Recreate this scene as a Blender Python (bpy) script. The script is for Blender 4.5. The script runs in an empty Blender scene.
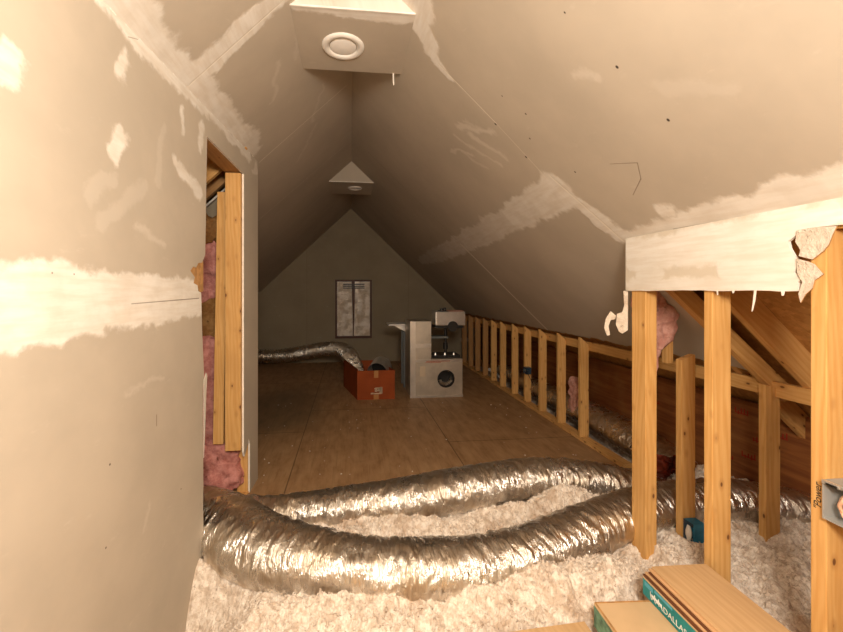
import bpy, bmesh, math, random
from math import sin, cos, tan, pi, radians
from mathutils import Vector, Matrix, noise
random.seed(7)
S = bpy.context.scene
COL = S.collection

# ------------------------------------------------------------------ camera
W, H, FPX = 843, 632, 385.0
PSI, TH = radians(5.9), 0.0
CX = 350 + FPX * tan(PSI) / cos(TH)
CY = 291 - FPX * tan(TH)
cd = bpy.data.cameras.new('camera'); cam = bpy.data.objects.new('camera', cd); COL.objects.link(cam)
cam.location = (0, 0, 1.5)
cam.rotation_euler = (pi / 2 + TH, 0, -PSI)
cd.sensor_width = 36; cd.lens = FPX / W * 36
cd.shift_x = (W / 2 - CX) / W
cd.shift_y = (CY - H / 2) / W
cd.clip_start = 0.02
S.camera = cam
# ------------------------------------------------------------------ world, lights, exposure
wd = bpy.data.worlds.new('world'); S.world = wd; wd.use_nodes = True
wd.node_tree.nodes['Background'].inputs[0].default_value = (1.0, .8, .6, 1)
wd.node_tree.nodes['Background'].inputs[1].default_value = 0.05
def area(name, loc, target, sx, sy, power, color):
    l = bpy.data.lights.new(name, 'AREA'); l.shape = 'RECTANGLE'; l.size = sx; l.size_y = sy
    l.energy = power; l.color = color
    o = bpy.data.objects.new(name, l); COL.objects.link(o); o.location = loc
    o.rotation_euler = (Vector(target) - Vector(loc)).to_track_quat('-Z', 'Y').to_euler()
    return o
l = bpy.data.lights.new('room_lamp', 'POINT'); l.energy = 152; l.color = (1.0, .895, .765); l.shadow_soft_size = .25
o = bpy.data.objects.new('room_lamp', l); COL.objects.link(o); o.location = (.16, -.42, 2.12)
S.view_settings.view_transform = 'Standard'; S.view_settings.look = 'None'
S.view_settings.exposure = 0.85; S.view_settings.gamma = 1; S.view_settings.use_curve_mapping = False
S.cycles.max_bounces = 8; S.cycles.diffuse_bounces = 5; S.cycles.glossy_bounces = 4
S.cycles.use_denoising = True

# ------------------------------------------------------------------ node helpers
class NB:
    def __init__(s, name):
        s.m = bpy.data.materials.new(name); s.m.use_nodes = True
        s.t = s.m.node_tree; s.b = s.t.nodes['Principled BSDF']
    def n(s, typ, **kw):
        x = s.t.nodes.new(typ)
        for k, v in kw.items(): setattr(x, k, v)
        return x
    def setin(s, sock, v):
        if isinstance(v, bpy.types.NodeSocket): s.t.links.new(v, sock)
        elif isinstance(v, (tuple, list)) and len(v) == 3 and sock.type == 'RGBA': sock.default_value = (*v, 1)
        else: sock.default_value = v
    def math(s, op, a, b=0.0, c=None, clamp=False):
        x = s.n('ShaderNodeMath', operation=op, use_clamp=clamp)
        s.setin(x.inputs[0], a); s.setin(x.inputs[1], b)
        if c is not None: s.setin(x.inputs[2], c)
        return x.outputs[0]
    def vm(s, op, a, b=None, out=0):
        x = s.n('ShaderNodeVectorMath', operation=op)
        s.setin(x.inputs[0], a)
        if b is not None: s.setin(x.inputs[1], b)
        return x.outputs['Value'] if op in ('DOT_PRODUCT', 'LENGTH', 'DISTANCE') else x.outputs[0]
    def mix(s, f, a, b):
        x = s.n('ShaderNodeMix', data_type='RGBA')
        s.setin(x.inputs[0], f); s.setin(x.inputs[6], a); s.setin(x.inputs[7], b)
        return x.outputs[2]
    def noise(s, vec, scale, detail=4, rough=.55, out=0):
        x = s.n('ShaderNodeTexNoise'); x.inputs['Scale'].default_value = scale
        x.inputs['Detail'].default_value = detail; x.inputs['Roughness'].default_value = rough
        if vec is not None: s.t.links.new(vec, x.inputs['Vector'])
        return x.outputs[out]
    def mapping(s, vec, scale=(1, 1, 1), loc=(0, 0, 0), rot=(0, 0, 0)):
        x = s.n('ShaderNodeMapping'); s.t.links.new(vec, x.inputs[0])
        x.inputs['Scale'].default_value = scale; x.inputs['Location'].default_value = loc; x.inputs['Rotation'].default_value = rot
        return x.outputs[0]
    def obj(s): return s.n('ShaderNodeTexCoord').outputs['Object']
    def uv(s): return s.n('ShaderNodeTexCoord').outputs['UV']
    def rnd(s): return s.n('ShaderNodeObjectInfo').outputs['Random']
    def ramp(s, f, stops):
        x = s.n('ShaderNodeValToRGB'); s.setin(x.inputs[0], f)
        e = x.color_ramp.elements
        while len(e) < len(stops): e.new(.5)
        for k, (p, c) in enumerate(stops):
            e[k].position = p; e[k].color = (*c, 1) if len(c) == 3 else c
        return x.outputs[0]
    def maprange(s, v, a, b, c=0., d=1., smooth=True):
        x = s.n('ShaderNodeMapRange'); x.interpolation_type = 'SMOOTHSTEP' if smooth else 'LINEAR'
        s.setin(x.inputs[0], v)
        for k, q in enumerate((a, b, c, d)): s.setin(x.inputs[k + 1], q)
        return x.outputs[0]
    def bump(s, h, strength=.3, dist=.01):
        x = s.n('ShaderNodeBump'); x.inputs['Strength'].default_value = strength; x.inputs['Distance'].default_value = dist
        s.t.links.new(h, x.inputs['Height']); s.t.links.new(x.outputs[0], s.b.inputs['Normal'])
    def out(s, color=None, rough=.6, metal=0., spec=None):
        if color is not None: s.setin(s.b.inputs['Base Color'], color)
        s.setin(s.b.inputs['Roughness'], rough); s.setin(s.b.inputs['Metallic'], metal)
        if spec is not None: s.b.inputs['Specular IOR Level'].default_value = spec
        return s.m

PAPER = (.475, .412, .333)
MUD = (.80, .765, .71)
def drywall(name, muds=(), lines=(), dots=(), scuffs=(), paper=PAPER):
    """painted-paper gypsum board; muds are compound strokes (u0,v0,r0,u1,v1,r1,strength) in the board's own metres"""
    b = NB(name); uv = b.uv()
    big = b.noise(uv, 1.7, 5, .6); fine = b.noise(uv, 24, 5, .6)
    wn = b.noise(uv, 6.5, 6, .62, out=1)
    wob = b.vm('SUBTRACT', wn, (.5, .5, .5))
    wob = b.vm('MULTIPLY', wob, (.15, .15, 0))
    p = b.vm('ADD', uv, wob)
    def seg(pt, u0, v0, r0, u1, v1, r1, soft):
        du, dv = u1 - u0, v1 - v0; L2 = max(du * du + dv * dv, 1e-6)
        pa = b.vm('SUBTRACT', pt, (u0, v0, 0))
        h = b.math('DIVIDE', b.vm('DOT_PRODUCT', pa, (du, dv, 0)), L2, clamp=True)
        sc = b.n('ShaderNodeVectorMath', operation='SCALE'); sc.inputs[0].default_value = (du, dv, 0); b.t.links.new(h, sc.inputs['Scale'])
        d = b.vm('LENGTH', b.vm('SUBTRACT', pa, sc.outputs[0]))
        rad = b.math('MULTIPLY_ADD', h, r1 - r0, r0)
        q = b.math('SUBTRACT', rad, d)
        return b.maprange(q, -soft, soft)
    col = b.mix(b.maprange(big, .3, .7), tuple(c * .93 for c in paper), tuple(min(1, c * 1.07) for c in paper))
    st = b.noise(b.mapping(uv, (2.2, 5, 1), rot=(0, 0, .6)), 3.2, 7, .68)
    col = b.mix(b.maprange(st, .6, .8, 0, .38), col, (.66, .60, .52))
    tot = None
    for (u0, v0, r0, u1, v1, r1, k) in muds:
        m = seg(p, u0, v0, r0, u1, v1, r1, .014)
        m = b.math('MULTIPLY', m, k)
        tot = m if tot is None else b.math('MAXIMUM', tot, m)
    if tot is not None:
        thin = b.maprange(b.noise(uv, 9, 4, .6), .32, .62, .78, 1.)
        mudc = b.mix(b.maprange(b.noise(b.mapping(uv, (1, 8, 1)), 5, 4), .35, .7), MUD, (.72, .66, .58))
        col = b.mix(b.math('MULTIPLY', tot, thin), col, mudc)
    sct = None
    for (u0, v0, r0, u1, v1, r1, k) in scuffs:
        m = b.math('MULTIPLY', seg(p, u0, v0, r0, u1, v1, r1, .012), k)
        sct = m if sct is None else b.math('MAXIMUM', sct, m)
    if sct is not None: col = b.mix(sct, col, (.66, .60, .52))
    lt = None
    for (u0, v0, r0, u1, v1, r1, dark) in lines:
        m = seg(uv, u0, v0, r0, u1, v1, r1, .0016)
        col = b.mix(b.math('MULTIPLY', m, .8), col, (.16, .11, .075) if dark else (.78, .72, .62))
        lt = m if lt is None else b.math('MAXIMUM', lt, m)
    for (u0, v0, r) in dots:
        col = b.mix(seg(uv, u0, v0, r, u0, v0 + .0005, r, .002), col, (.05, .035, .025))
    h = b.math('MULTIPLY', fine, .25)
    if tot is not None: h = b.math('ADD', h, b.math('MULTIPLY', tot, .9))
    if lt is not None: h = b.math('SUBTRACT', h, lt)
    b.bump(h, .35, .004)
    return b.out(col, .82, 0, .25)

def lumber_mat(name, c1, c2, knots=True, sc=1.0, along_y=False):
    b = NB(name); o = b.obj(); r = b.rnd()
    if along_y: o = b.mapping(o, rot=(pi / 2, 0, 0))
    off = b.n('ShaderNodeCombineXYZ'); b.setin(off.inputs[0], b.math('MULTIPLY', r, 37.)); b.setin(off.inputs[2], b.math('MULTIPLY', r, 91.))
    v = b.vm('ADD', o, off.outputs[0])
    kn = b.n('ShaderNodeTexVoronoi'); kn.inputs['Scale'].default_value = 1
    b.t.links.new(b.mapping(v, (19, 19, 10)), kn.inputs['Vector'])
    ks = b.n('ShaderNodeSeparateColor'); b.t.links.new(kn.outputs['Color'], ks.inputs[0])
    kd = b.math('ADD', kn.outputs['Distance'], b.math('MULTIPLY', b.math('LESS_THAN', ks.outputs[0], .35), 2.0))
    warp = b.vm('ADD', b.mapping(v, (26, 26, 1.3)), b.noise(b.mapping(v, (3, 3, .9)), 2, 2, out=1))
    w = b.n('ShaderNodeTexWave'); w.wave_type = 'BANDS'; w.bands_direction = 'DIAGONAL'
    w.inputs['Scale'].default_value = .9; w.inputs['Distortion'].default_value = 8; w.inputs['Detail'].default_value = 3; w.inputs['Detail Scale'].default_value = .8
    b.t.links.new(warp, w.inputs['Vector'])
    fine = b.noise(b.mapping(v, (120, 120, 5)), 1, 3)
    f = b.math('ADD', b.math('MULTIPLY', w.outputs[0], .28), b.math('MULTIPLY', fine, .72))
    col = b.mix(b.maprange(f, .2, .85), c1, c2)
    col = b.mix(b.maprange(b.noise(b.mapping(v, (2, 2, 1)), 2.2, 3), .4, .7, 0, .4), col, tuple(c * .78 for c in c2))
    col = b.mix(b.math('MULTIPLY', r, .22), col, (.50, .26, .09))
    if knots:
        near = b.maprange(kd, .12, .38, .5, 0)
        col = b.mix(near, col, (.42, .2, .06))
        col = b.mix(b.maprange(kd, .08, .15, .9, 0), col, (.13, .045, .015))
    b.bump(f, .2, .002)
    return b.out(col, .62, 0, .3)

M = {}
M['wood'] = lumber_mat('pine_lumber', (.73, .44, .165), (.61, .315, .092))
M['wood_dark'] = lumber_mat('aged_shaded_lumber', (.50, .27, .105), (.38, .185, .065))  # darker wood of the left opening; also paints shade onto the far studs
M['wood_clean'] = lumber_mat('plank_wood', (.66, .45, .25), (.56, .36, .18), knots=False, along_y=True)

def osb(name, c1, c2, red=False):
    b = NB(name); o = b.obj()
    v = b.n('ShaderNodeTexVoronoi'); v.inputs['Scale'].default_value = 1; v.distance = 'CHEBYCHEV'
    b.t.links.new(b.vm('ADD', b.mapping(o, (22, 34, 34), rot=(.3, .2, .5)), b.noise(o, 6, 3, out=1)), v.inputs['Vector'])
    f = b.n('ShaderNodeSeparateColor'); b.t.links.new(v.outputs['Color'], f.inputs[0])
    col = b.mix(f.outputs[0], c1, c2)
    col = b.mix(b.maprange(b.noise(o, 40, 4), .4, .7, 0, .35), col, tuple(c * .6 for c in c2))
    b.bump(f.outputs[1], .25, .002)
    return b.out(col, .6, 0, .3)
M['osb'] = osb('osb_sheathing', (.55, .28, .085), (.40, .185, .05))

def plyboard():
    b = NB('red_plywood'); o = b.obj()
    w = b.noise(b.mapping(o, (1, 1.2, 16)), 1.6, 5, .6)
    col = b.mix(b.maprange(w, .35, .65), (.31, .115, .033), (.19, .06, .018))
    col = b.mix(b.maprange(b.noise(o, 2.5, 4), .45, .75, 0, .5), col, (.40, .19, .065))
    return b.out(col, .6, 0, .3)
M['ply'] = plyboard()

def subfloor():
    b = NB('plywood_subfloor'); o = b.obj()
    g = b.noise(b.mapping(o, (3.5, 1.3, 1)), 3, 7, .62)
    col = b.ramp(g, [(.25, (.24, .13, .055)), (.5, (.38, .22, .105)), (.75, (.46, .29, .15))])
    gr = b.noise(b.mapping(o, (45, 3, 1)), 1, 4)
    col = b.mix(b.maprange(gr, .45, .75, 0, .4), col, (.17, .082, .032))
    # dirty greenish stain by the left side and general grime
    st = b.noise(o, 1.1, 5, .6)
    s = b.n('ShaderNodeSeparateXYZ'); b.t.links.new(o, s.inputs[0])
    d = b.vm('LENGTH', b.vm('MULTIPLY', b.vm('SUBTRACT', o, (-.95, 5.0, 0)), (1.0, .6, 0)))
    col = b.mix(b.math('MULTIPLY', b.maprange(b.math('SUBTRACT', d, b.math('MULTIPLY', st, .8)), -.1, .5, 1, 0), .6), col, (.075, .06, .035))
    col = b.mix(b.maprange(b.noise(o, 2.3, 6, .7), .58, .8, 0, .5), col, (.12, .07, .03))
    def line(ax, at, w, lo=None, hi=None, other=None):
        q = b.maprange(b.math('ABSOLUTE', b.math('SUBTRACT', s.outputs[ax], at)), w, w + .006, 1, 0)
        if lo is not None:
            q = b.math('MULTIPLY', q, b.math('GREATER_THAN', s.outputs[other], lo)); q = b.math('MULTIPLY', q, b.math('LESS_THAN', s.outputs[other], hi))
        return q
    ls = [line(0, -.485, .0015), line(0, .975, .002), line(1, 4.17, .003, -3, -.485, 0), line(1, 4.9, .003, -.485, .975, 0),
          line(1, 3.75, .002, .975, 3, 0), line(1, 6.4, .003)]
    for q in ls: col = b.mix(b.math('MULTIPLY', q, .7), col, (.05, .025, .01))
    b.bump(gr, .15, .002)
    return b.out(col, .55, 0, .35)
M['subfloor'] = subfloor()

def foil(name, base=(.80, .76, .70), rough=.24, sc=1.0, metal=1.0):
    b = NB(name); o = b.obj()
    n1 = b.noise(b.mapping(o, (1, 1, 1)), 38 * sc, 4, .6); n2 = b.noise(o, 6, 4, .6)
    v = b.n('ShaderNodeTexVoronoi'); v.feature = 'DISTANCE_TO_EDGE'; v.inputs['Scale'].default_value = 45 * sc
    w1 = b.noise(b.vm('ADD', b.mapping(o, (60, 9, 9)), b.vm('MULTIPLY', b.noise(o, 5, 2, out=1), (3, 3, 3))), 1, 4, .6)
    ridge = b.math('ABSOLUTE', b.math('SUBTRACT', w1, .5))
    h = b.math('SUBTRACT', b.math('ADD', b.math('MULTIPLY', n1, .6), b.math('MULTIPLY', v.outputs[0], .2)), b.math('MULTIPLY', b.math('MINIMUM', ridge, .10), 9))
    b.bump(h, .5, .006)
    col = b.mix(b.maprange(n2, .42, .62, 0, .7), base, (.56, .45, .32))
    return b.out(col, b.maprange(n2, .3, .7, rough, rough + .16), metal, .5)
M['foil'] = foil('duct_foil', (.84, .81, .77), .22)
M['foil_thin'] = foil('flex_foil', (.7, .66, .6), .22, 1.6)

def fluff(name, c1, c2, c3, sc=1.):
    b = NB(name); o = b.obj()
    n1 = b.noise(o, 26 * sc, 6, .72); n2 = b.noise(o, 5 * sc, 5, .65); n3 = b.noise(o, 90 * sc, 4, .7)
    col = b.mix(b.maprange(n1, .38, .62), c2, c1)
    col = b.mix(b.maprange(n2, .50, .70, 0, .55), col, c3)
    col = b.mix(b.maprange(n3, .60, .76, 0, .6), col, c3)
    sp = b.noise(o, 42 * sc, 3, .6); sp2 = b.noise(o, 3.2, 3, .6)
    col = b.mix(b.math('MULTIPLY', b.maprange(sp, .64, .70, 0, .8), b.maprange(sp2, .4, .6)), col, tuple(c * .5 for c in c3))
    b.bump(b.math('ADD', n1, b.math('MULTIPLY', n3, .5)), .8, .012)
    return b.out(col, .95, 0, .1)
M['fluff'] = fluff('loose_white_insulation', (.88, .80, .71), (.62, .51, .41), (.42, .27, .16))
M['pink'] = fluff('pink_fiberglass', (.66, .30, .26), (.50, .185, .155), (.30, .10, .07), .8)
M['pinkpale'] = fluff('pale_pink_fiberglass', (.74, .42, .34), (.60, .28, .22), (.38, .19, .12), .8)
M['kraft'] = fluff('brown_kraft', (.35, .19, .07), (.24, .11, .035), (.12, .05, .02), .5)

def plain(name, c, rough=.5, metal=0., spec=.4, var=.06, nscale=8):
    b = NB(name); n = b.noise(b.obj(), nscale, 4)
    col = b.mix(b.maprange(n, .3, .7), tuple(max(0, x * (1 - var)) for x in c), tuple(min(1, x * (1 + var)) for x in c))
    return b.out(col, rough, metal, spec)
M['white'] = plain('white_plastic', (.86, .83, .78), .4)
M['lens'] = plain('frosted_lens', (.92, .90, .86), .5)
M['muddy'] = plain('joint_compound', MUD, .85, 0, .2, .1, 12)
M['gyp'] = plain('gypsum_core', (.80, .75, .67), .9, 0, .1, .08, 30)
M['plaster'] = fluff('rough_plaster', (.72, .64, .54), (.60, .51, .41), (.42, .30, .2), .9)
M['torn'] = plain('torn_paper', (.46, .25, .10), .9, 0, .1, .2, 30)
M['galv'] = plain('galvanised_steel', (.53, .47, .39), .42, .65, .5, .14, 5)
M['galv_bright'] = plain('bright_steel', (.74, .71, .66), .3, .8, .5, .1, 6)
M['grey'] = plain('grey_metal_box', (.36, .355, .34), .5, .2)
M['greyleg'] = plain('grey_painted_leg', (.17, .18, .175), .5, .2)
M['black'] = plain('black_plastic', (.02, .018, .017), .4)
M['blue'] = plain('blue_plastic_box', (.03, .21, .38), .4, 0, .4, .2, 20)
M['darkblue'] = plain('dark_blue_box', (.02, .045, .075), .4)
M['card'] = plain('orange_brown_cardboard', (.30, .062, .013), .7, 0, .2, .15, 4)
M['tape'] = plain('tan_tape', (.44, .20, .06), .4)
M['paperlabel'] = plain('pale_label', (.75, .6, .42), .7)
M['teal'] = plain('teal_print', (.012, .24, .25), .5, 0, .4, .15, 10)
M['tealblue'] = plain('light_blue_print', (.10, .42, .55), .5)
M['cardtan'] = plain('tan_carton', (.60, .42, .24), .75, 0, .2, .07, 5)
M['stripdark'] = plain('dark_plank_edge', (.13, .045, .018), .5)
M['striplight'] = plain('light_plank_edge', (.62, .38, .2), .5)
M['copper'] = plain('wire_insulation', (.75, .45, .3), .4)
M['redsheet'] = plain('dark_red_sheet', (.22, .035, .015), .5, 0, .4, .5, 14)
M['brownframe'] = plain('brown_frame', (.09, .03, .015), .5)
M['winfoil'] = foil('window_foil', (.92, .83, .74), .46, .25, .6)
M['ink'] = plain('black_ink', (.03, .02, .015), .8)
M['redink'] = plain('red_ink', (.33, .03, .01), .8)
M['plate'] = plain('ivory_plate', (.62, .5, .36), .5)

# ------------------------------------------------------------------ mesh helpers
def link(name, bm, mat, parent=None, loc=(0, 0, 0), mats=None, smooth=False, recalc=True):
    if recalc: bmesh.ops.recalc_face_normals(bm, faces=bm.faces)
    me = bpy.data.meshes.new(name); bm.to_mesh(me); bm.free()
    for m in (mats or [mat]): me.materials.append(m)
    if smooth:
        for p in me.polygons: p.use_smooth = True
    o = bpy.data.objects.new(name, me); COL.objects.link(o); o.location = loc
    if parent is not None: o.parent = parent
    return o
def tag(o, label, cat, group=None, kind=None):
    o['label'] = label; o['category'] = cat
    if group: o['group'] = group
    if kind: o['kind'] = kind
    return o
def empty(name, loc, label, cat, group=None, rz=0):
    o = bpy.data.objects.new(name, None); COL.objects.link(o); o.location = loc; o.rotation_euler = (0, 0, rz)
    o.empty_display_size = .1
    return tag(o, label, cat, group)
def struct(o, label=None):
    o['kind'] = 'structure'
    if label: o['label'] = label; o['category'] = 'building part'
    return o
def bx(bm, c, s, rot=None, mi=0, bev=0.):
    mat = Matrix.Translation(Vector(c)) @ (rot.to_4x4() if rot else Matrix.Identity(4)) @ Matrix.Diagonal((*s, 1))
    r = bmesh.ops.create_cube(bm, size=1, matrix=mat)
    fs = set()
    for v in r['verts']:
        for f in v.link_faces: fs.add(f)
    for f in fs: f.material_index = mi
    if bev > 0:
        es = set(e for f in fs for e in f.edges)
        bmesh.ops.bevel(bm, geom=list(es), offset=bev, segments=2, affect='EDGES', profile=.6)
def lohi(bm, lo, hi, mi=0, bev=0.):
    bx(bm, [(a + b) / 2 for a, b in zip(lo, hi)], [abs(b - a) for a, b in zip(lo, hi)], None, mi, bev)
def cyl(bm, p0, p1, r0, r1=None, seg=24, caps=True, mi=0):
    p0, p1 = Vector(p0), Vector(p1); d = p1 - p0
    q = Vector((0, 0, 1)).rotation_difference(d.normalized()).to_matrix().to_4x4()
    r = bmesh.ops.create_cone(bm, cap_ends=caps, segments=seg, radius1=r0, radius2=r0 if r1 is None else r1, depth=d.length,
                              matrix=Matrix.Translation((p0 + p1) / 2) @ q)
    for v in r['verts']:
        for f in v.link_faces: f.material_index = mi
def prism(outline, to3, thick_vec, uvs=True):
    """board: polygon outline in (u,v) mapped by to3, extruded by thick_vec; uv = (u,v)"""
    bm = bmesh.new(); uvl = bm.loops.layers.uv.new('UVMap')
    t = Vector(thick_vec); n = len(outline)
    a = [bm.verts.new(to3(u, v)) for u, v in outline]
    c = [bm.verts.new(Vector(to3(u, v)) + t) for u, v in outline]
    f = bm.faces.new(a); g = bm.faces.new(c[::-1])
    for l, (u, v) in zip(f.loops, outline): l[uvl].uv = (u, v)
    for l, (u, v) in zip(g.loops, outline[::-1]): l[uvl].uv = (u, v)
    for k in range(n):
        k2 = (k + 1) % n
        q = bm.faces.new((a[k], c[k], c[k2], a[k2])); q.material_index = 1
        for l, (u, v) in zip(q.loops, (outline[k], outline[k], outline[k2], outline[k2])): l[uvl].uv = (u, v)
    return bm
def ragged(p, q, step=.03, amp=.006, seed=0):
    """points along p->q with small random offsets (excludes q)"""
    rr = random.Random(seed); p = Vector(p); q = Vector(q); d = q - p; n = max(1, int(d.length / step))
    nn = Vector((-d.y, d.x)).normalized(); out = [tuple(p)]
    for k in range(1, n): out.append(tuple(p + d * (k + rr.uniform(-.25, .25)) / n + nn * rr.uniform(-amp, amp)))
    return out
def lumber(name, p0, p1, w, h, mat='wood', parent=None, roll=0., topcut=None, label=None, cat=None, group=None, kind=None):
    """a stick from p0 to p1, w x h in section (w along world x or side), bevelled arrises; topcut=(axis,slope) slants the upper end"""
    p0, p1 = Vector(p0), Vector(p1); d = p1 - p0; L = d.length
    bm = bmesh.new(); lohi(bm, (-w / 2, -h / 2, 0), (w / 2, h / 2, L), 0, .003)
    if topcut:
        for v in bm.verts:
            if v.co.z > L - .02: v.co.z += topcut[1] * (v.co.x if topcut[0] == 0 else v.co.y)
    o = link(name, bm, M[mat], parent)
    zv = d.normalized()
    if abs(zv.z) > .9: xv = Vector((1, 0, 0))
    else: xv = zv.cross(Vector((0, 0, 1))).normalized()
    yv = zv.cross(xv).normalized(); xv = yv.cross(zv).normalized()
    rm = Matrix((xv, yv, zv)).transposed().to_4x4() @ Matrix.Rotation(roll, 4, 'Z')
    o.matrix_world = Matrix.Translation(p0) @ rm
    if label: tag(o, label, cat or 'wood stud', group, kind)
    return o

# ------------------------------------------------------------------ geometry constants
XR, HR = .02, 3.25                       # ridge
SR, SL = 1.05, 1.06                      # run over rise of the two slopes
zR = lambda x: HR - (x - XR) / SR
zL = lambda x: HR - (XR - x) / SL
YG = 8.2                                 # gable wall
YN = -2.3                                # wall behind the viewpoint
XK = 2.29                                # face of far knee wall
XN = 1.54                                # face of near knee wall
YJ = 2.015                                # where near knee wall ends
wallx = lambda y: -.875 + .045 * y       # face of left partition

# ------------------------------------------------------------------ setting
# subfloor
bm = bmesh.new(); lohi(bm, (-2.45, 2.77, -.02), (2.42, YG, 0))
struct(link('floor', bm, M['subfloor']))
bm = bmesh.new(); lohi(bm, (-3.6, YN, -.50), (3.75, YG, -.46))
struct(link('floor_base', bm, M['kraft']))
# near floor behind viewpoint
bm = bmesh.new(); lohi(bm, (-1.0, YN, -.02), (1.56, .95, 0))
struct(link('floor_near', bm, M['subfloor']))

# roof drywall, right
out = [(YN, .02), (YG, .02)]
out += ragged((YG, 2.335), (YJ, 2.345), .05, .012, 3)
out += ragged((YJ, 2.345), (YJ, 1.575), .04, .004, 4)
out += [(YJ, 1.565), (YN, 1.565)]
muds_r = [(1.3, .30, .05, 1.98, .345, .075, .95), (1.98, .34, .075, 2.13, .44, .05, .9), (2.13, .44, .045, 2.16, .56, .022, .9),
          (2.17, 1.17, .05, 2.05, 1.52, .06, .85), (2.17, 1.24, .10, 2.9, 1.26, .085, .8), (2.9, 1.26, .085, 5.2, 1.30, .10, .6), (5.2, 1.30, .1, 7.0, 1.29, .06, .45),
          (2.0, 1.56, .045, 1.3, 1.54, .06, .9), (1.3, 1.54, .06, .9, 1.51, .07, .9), (1.62, 1.48, .02, 1.68, 1.47, .03, .8), (.9, 1.5, .08, -1, 1.5, .12, .95)]
lines_r = [(2.15, .5, .003, 2.15, .84, .003, 0), (2.15, .84, .0012, 2.17, 1.17, .0015, 0), (4.38, 1.29, .018, 4.38, 2.33, .02, 0), (4.37, .2, .0015, 4.37, 1.29, .0015, 1),
           (2.13, 1.15, .004, 2.055, 1.56, .006, 0), (1.2, 1.553, .0015, 1.7, 1.545, .001, 1)]
dots_r = [(1.34, .784, .003), (1.334, .985, .005), (1.327, 1.185, .005), (1.938, 1.192, .004), (1.938, .789, .003), (2.16, .84, .006), (2.17, 1.03, .006), (2.02, .98, .004), (1.9, .9, .004)]
scuffs_r = [(2.83, .746, .006, 2.62, .86, .010, .6), (2.5, .70, .016, 2.25, .86, .016, .6), (2.45, .78, .016, 2.32, .98, .010, .6), (2.62, .72, .01, 2.45, .98, .012, .5), (2.4, .72, .008, 2.3, .82, .014, .4), (2.7, .82, .012, 2.62, .95, .01, .4), (1.5, .92, .01, 1.42, .98, .012, .45),
            (1.72, 1.22, .0012, 1.55, 1.27, .0012, 0), (1.25, 1.1, .02, 1.1, 1.2, .02, .2)]
lines_r += [(1.58, 1.263, .0014, 1.63, 1.32, .0014, 1), (1.63, 1.32, .0014, 1.74, 1.368, .0011, 1), (1.708, 1.226, .0008, 1.58, 1.263, .001, 1)]
bm = prism(out, lambda u, v: (v, u, zR(v)), (.0, 0, .017))
struct(link('ceiling_right', bm, None, mats=[drywall('roof_board_right', muds_r, lines_r, dots_r, scuffs_r), M['gyp']]))
# roof drywall, left
out = [(YN, -.02), (YG, -.02), (YG, 2.35), (3.17, 2.35), (3.17, .745), (YN, 1.0)]
muds_l = [(.6, .86, .07, 1.4, .79, .07, .95), (1.4, .79, .07, 2.2, .75, .055, .9), (2.2, .75, .055, 2.75, .72, .06, .85), (2.75, .71, .06, 3.0, .72, .06, .7), (1.88, .28, .07, 1.95, .8, .075, .95),
          (1.7, .0, .05, 1.88, .3, .06, .8)]
lines_l = [(3.21, .03, .003, 3.21, .73, .004, 0), (4.46, .05, .0015, 4.33, 1.6, .003, 0), (1.93, .3, .003, 1.96, .8, .003, 0), (5.55, .05, .002, 5.55, 2.2, .002, 0)]
scuffs_l = [(2.3, .42, .01, 2.6, .5, .012, .4), (2.9, .2, .008, 3.3, .32, .01, .35), (3.4, .3, .008, 3.8, .5, .01, .3), (2.2, .28, .008, 2.4, .34, .01, .3)]
bm = prism(out, lambda u, v: (-v, u, zL(-v)), (0, 0, .017))
struct(link('ceiling_left', bm, None, mats=[drywall('roof_board_left', muds_l, lines_l, [], scuffs_l), M['gyp']]))

# gable wall
out = [(-2.6, -.02), (2.75, -.02), (2.75, zR(2.75)), (XR, HR), (-2.6, zL(-2.6))]
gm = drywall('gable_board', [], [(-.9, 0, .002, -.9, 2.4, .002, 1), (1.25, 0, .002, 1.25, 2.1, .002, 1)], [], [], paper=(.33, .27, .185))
bm = prism(out, lambda u, v: (u, YG, v), (0, .0125, 0))
struct(link('wall_back', bm, None, mats=[gm, M['gyp']]))
# wall behind viewpoint
bm = prism([(-1.1, -.02), (1.7, -.02), (1.7, zR(1.7)), (XR, HR), (-1.1, zL(-1.1))], lambda u, v: (u, YN, v), (0, -.0125, 0))
struct(link('wall_front', bm, None, mats=[gm, M['gyp']]))
# left knee wall, far part of the attic (behind the partition)
bm = prism([(3.14, -.02), (YG, -.02), (YG, 1.03), (3.14, 1.03)], lambda u, v: (-2.35, u, v), (-.0125, 0, 0))
struct(link('wall_left_knee', bm, None, mats=[gm, M['gyp']]))
bm = prism([(-2.35, -.02), (-.76, -.02), (-.76, 2.49), (-2.35, 1.0)], lambda u, v: (u, 3.175, v), (0, -.0125, 0))
struct(link('wall_left_return', bm, None, mats=[gm, M['gyp']]))

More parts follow.
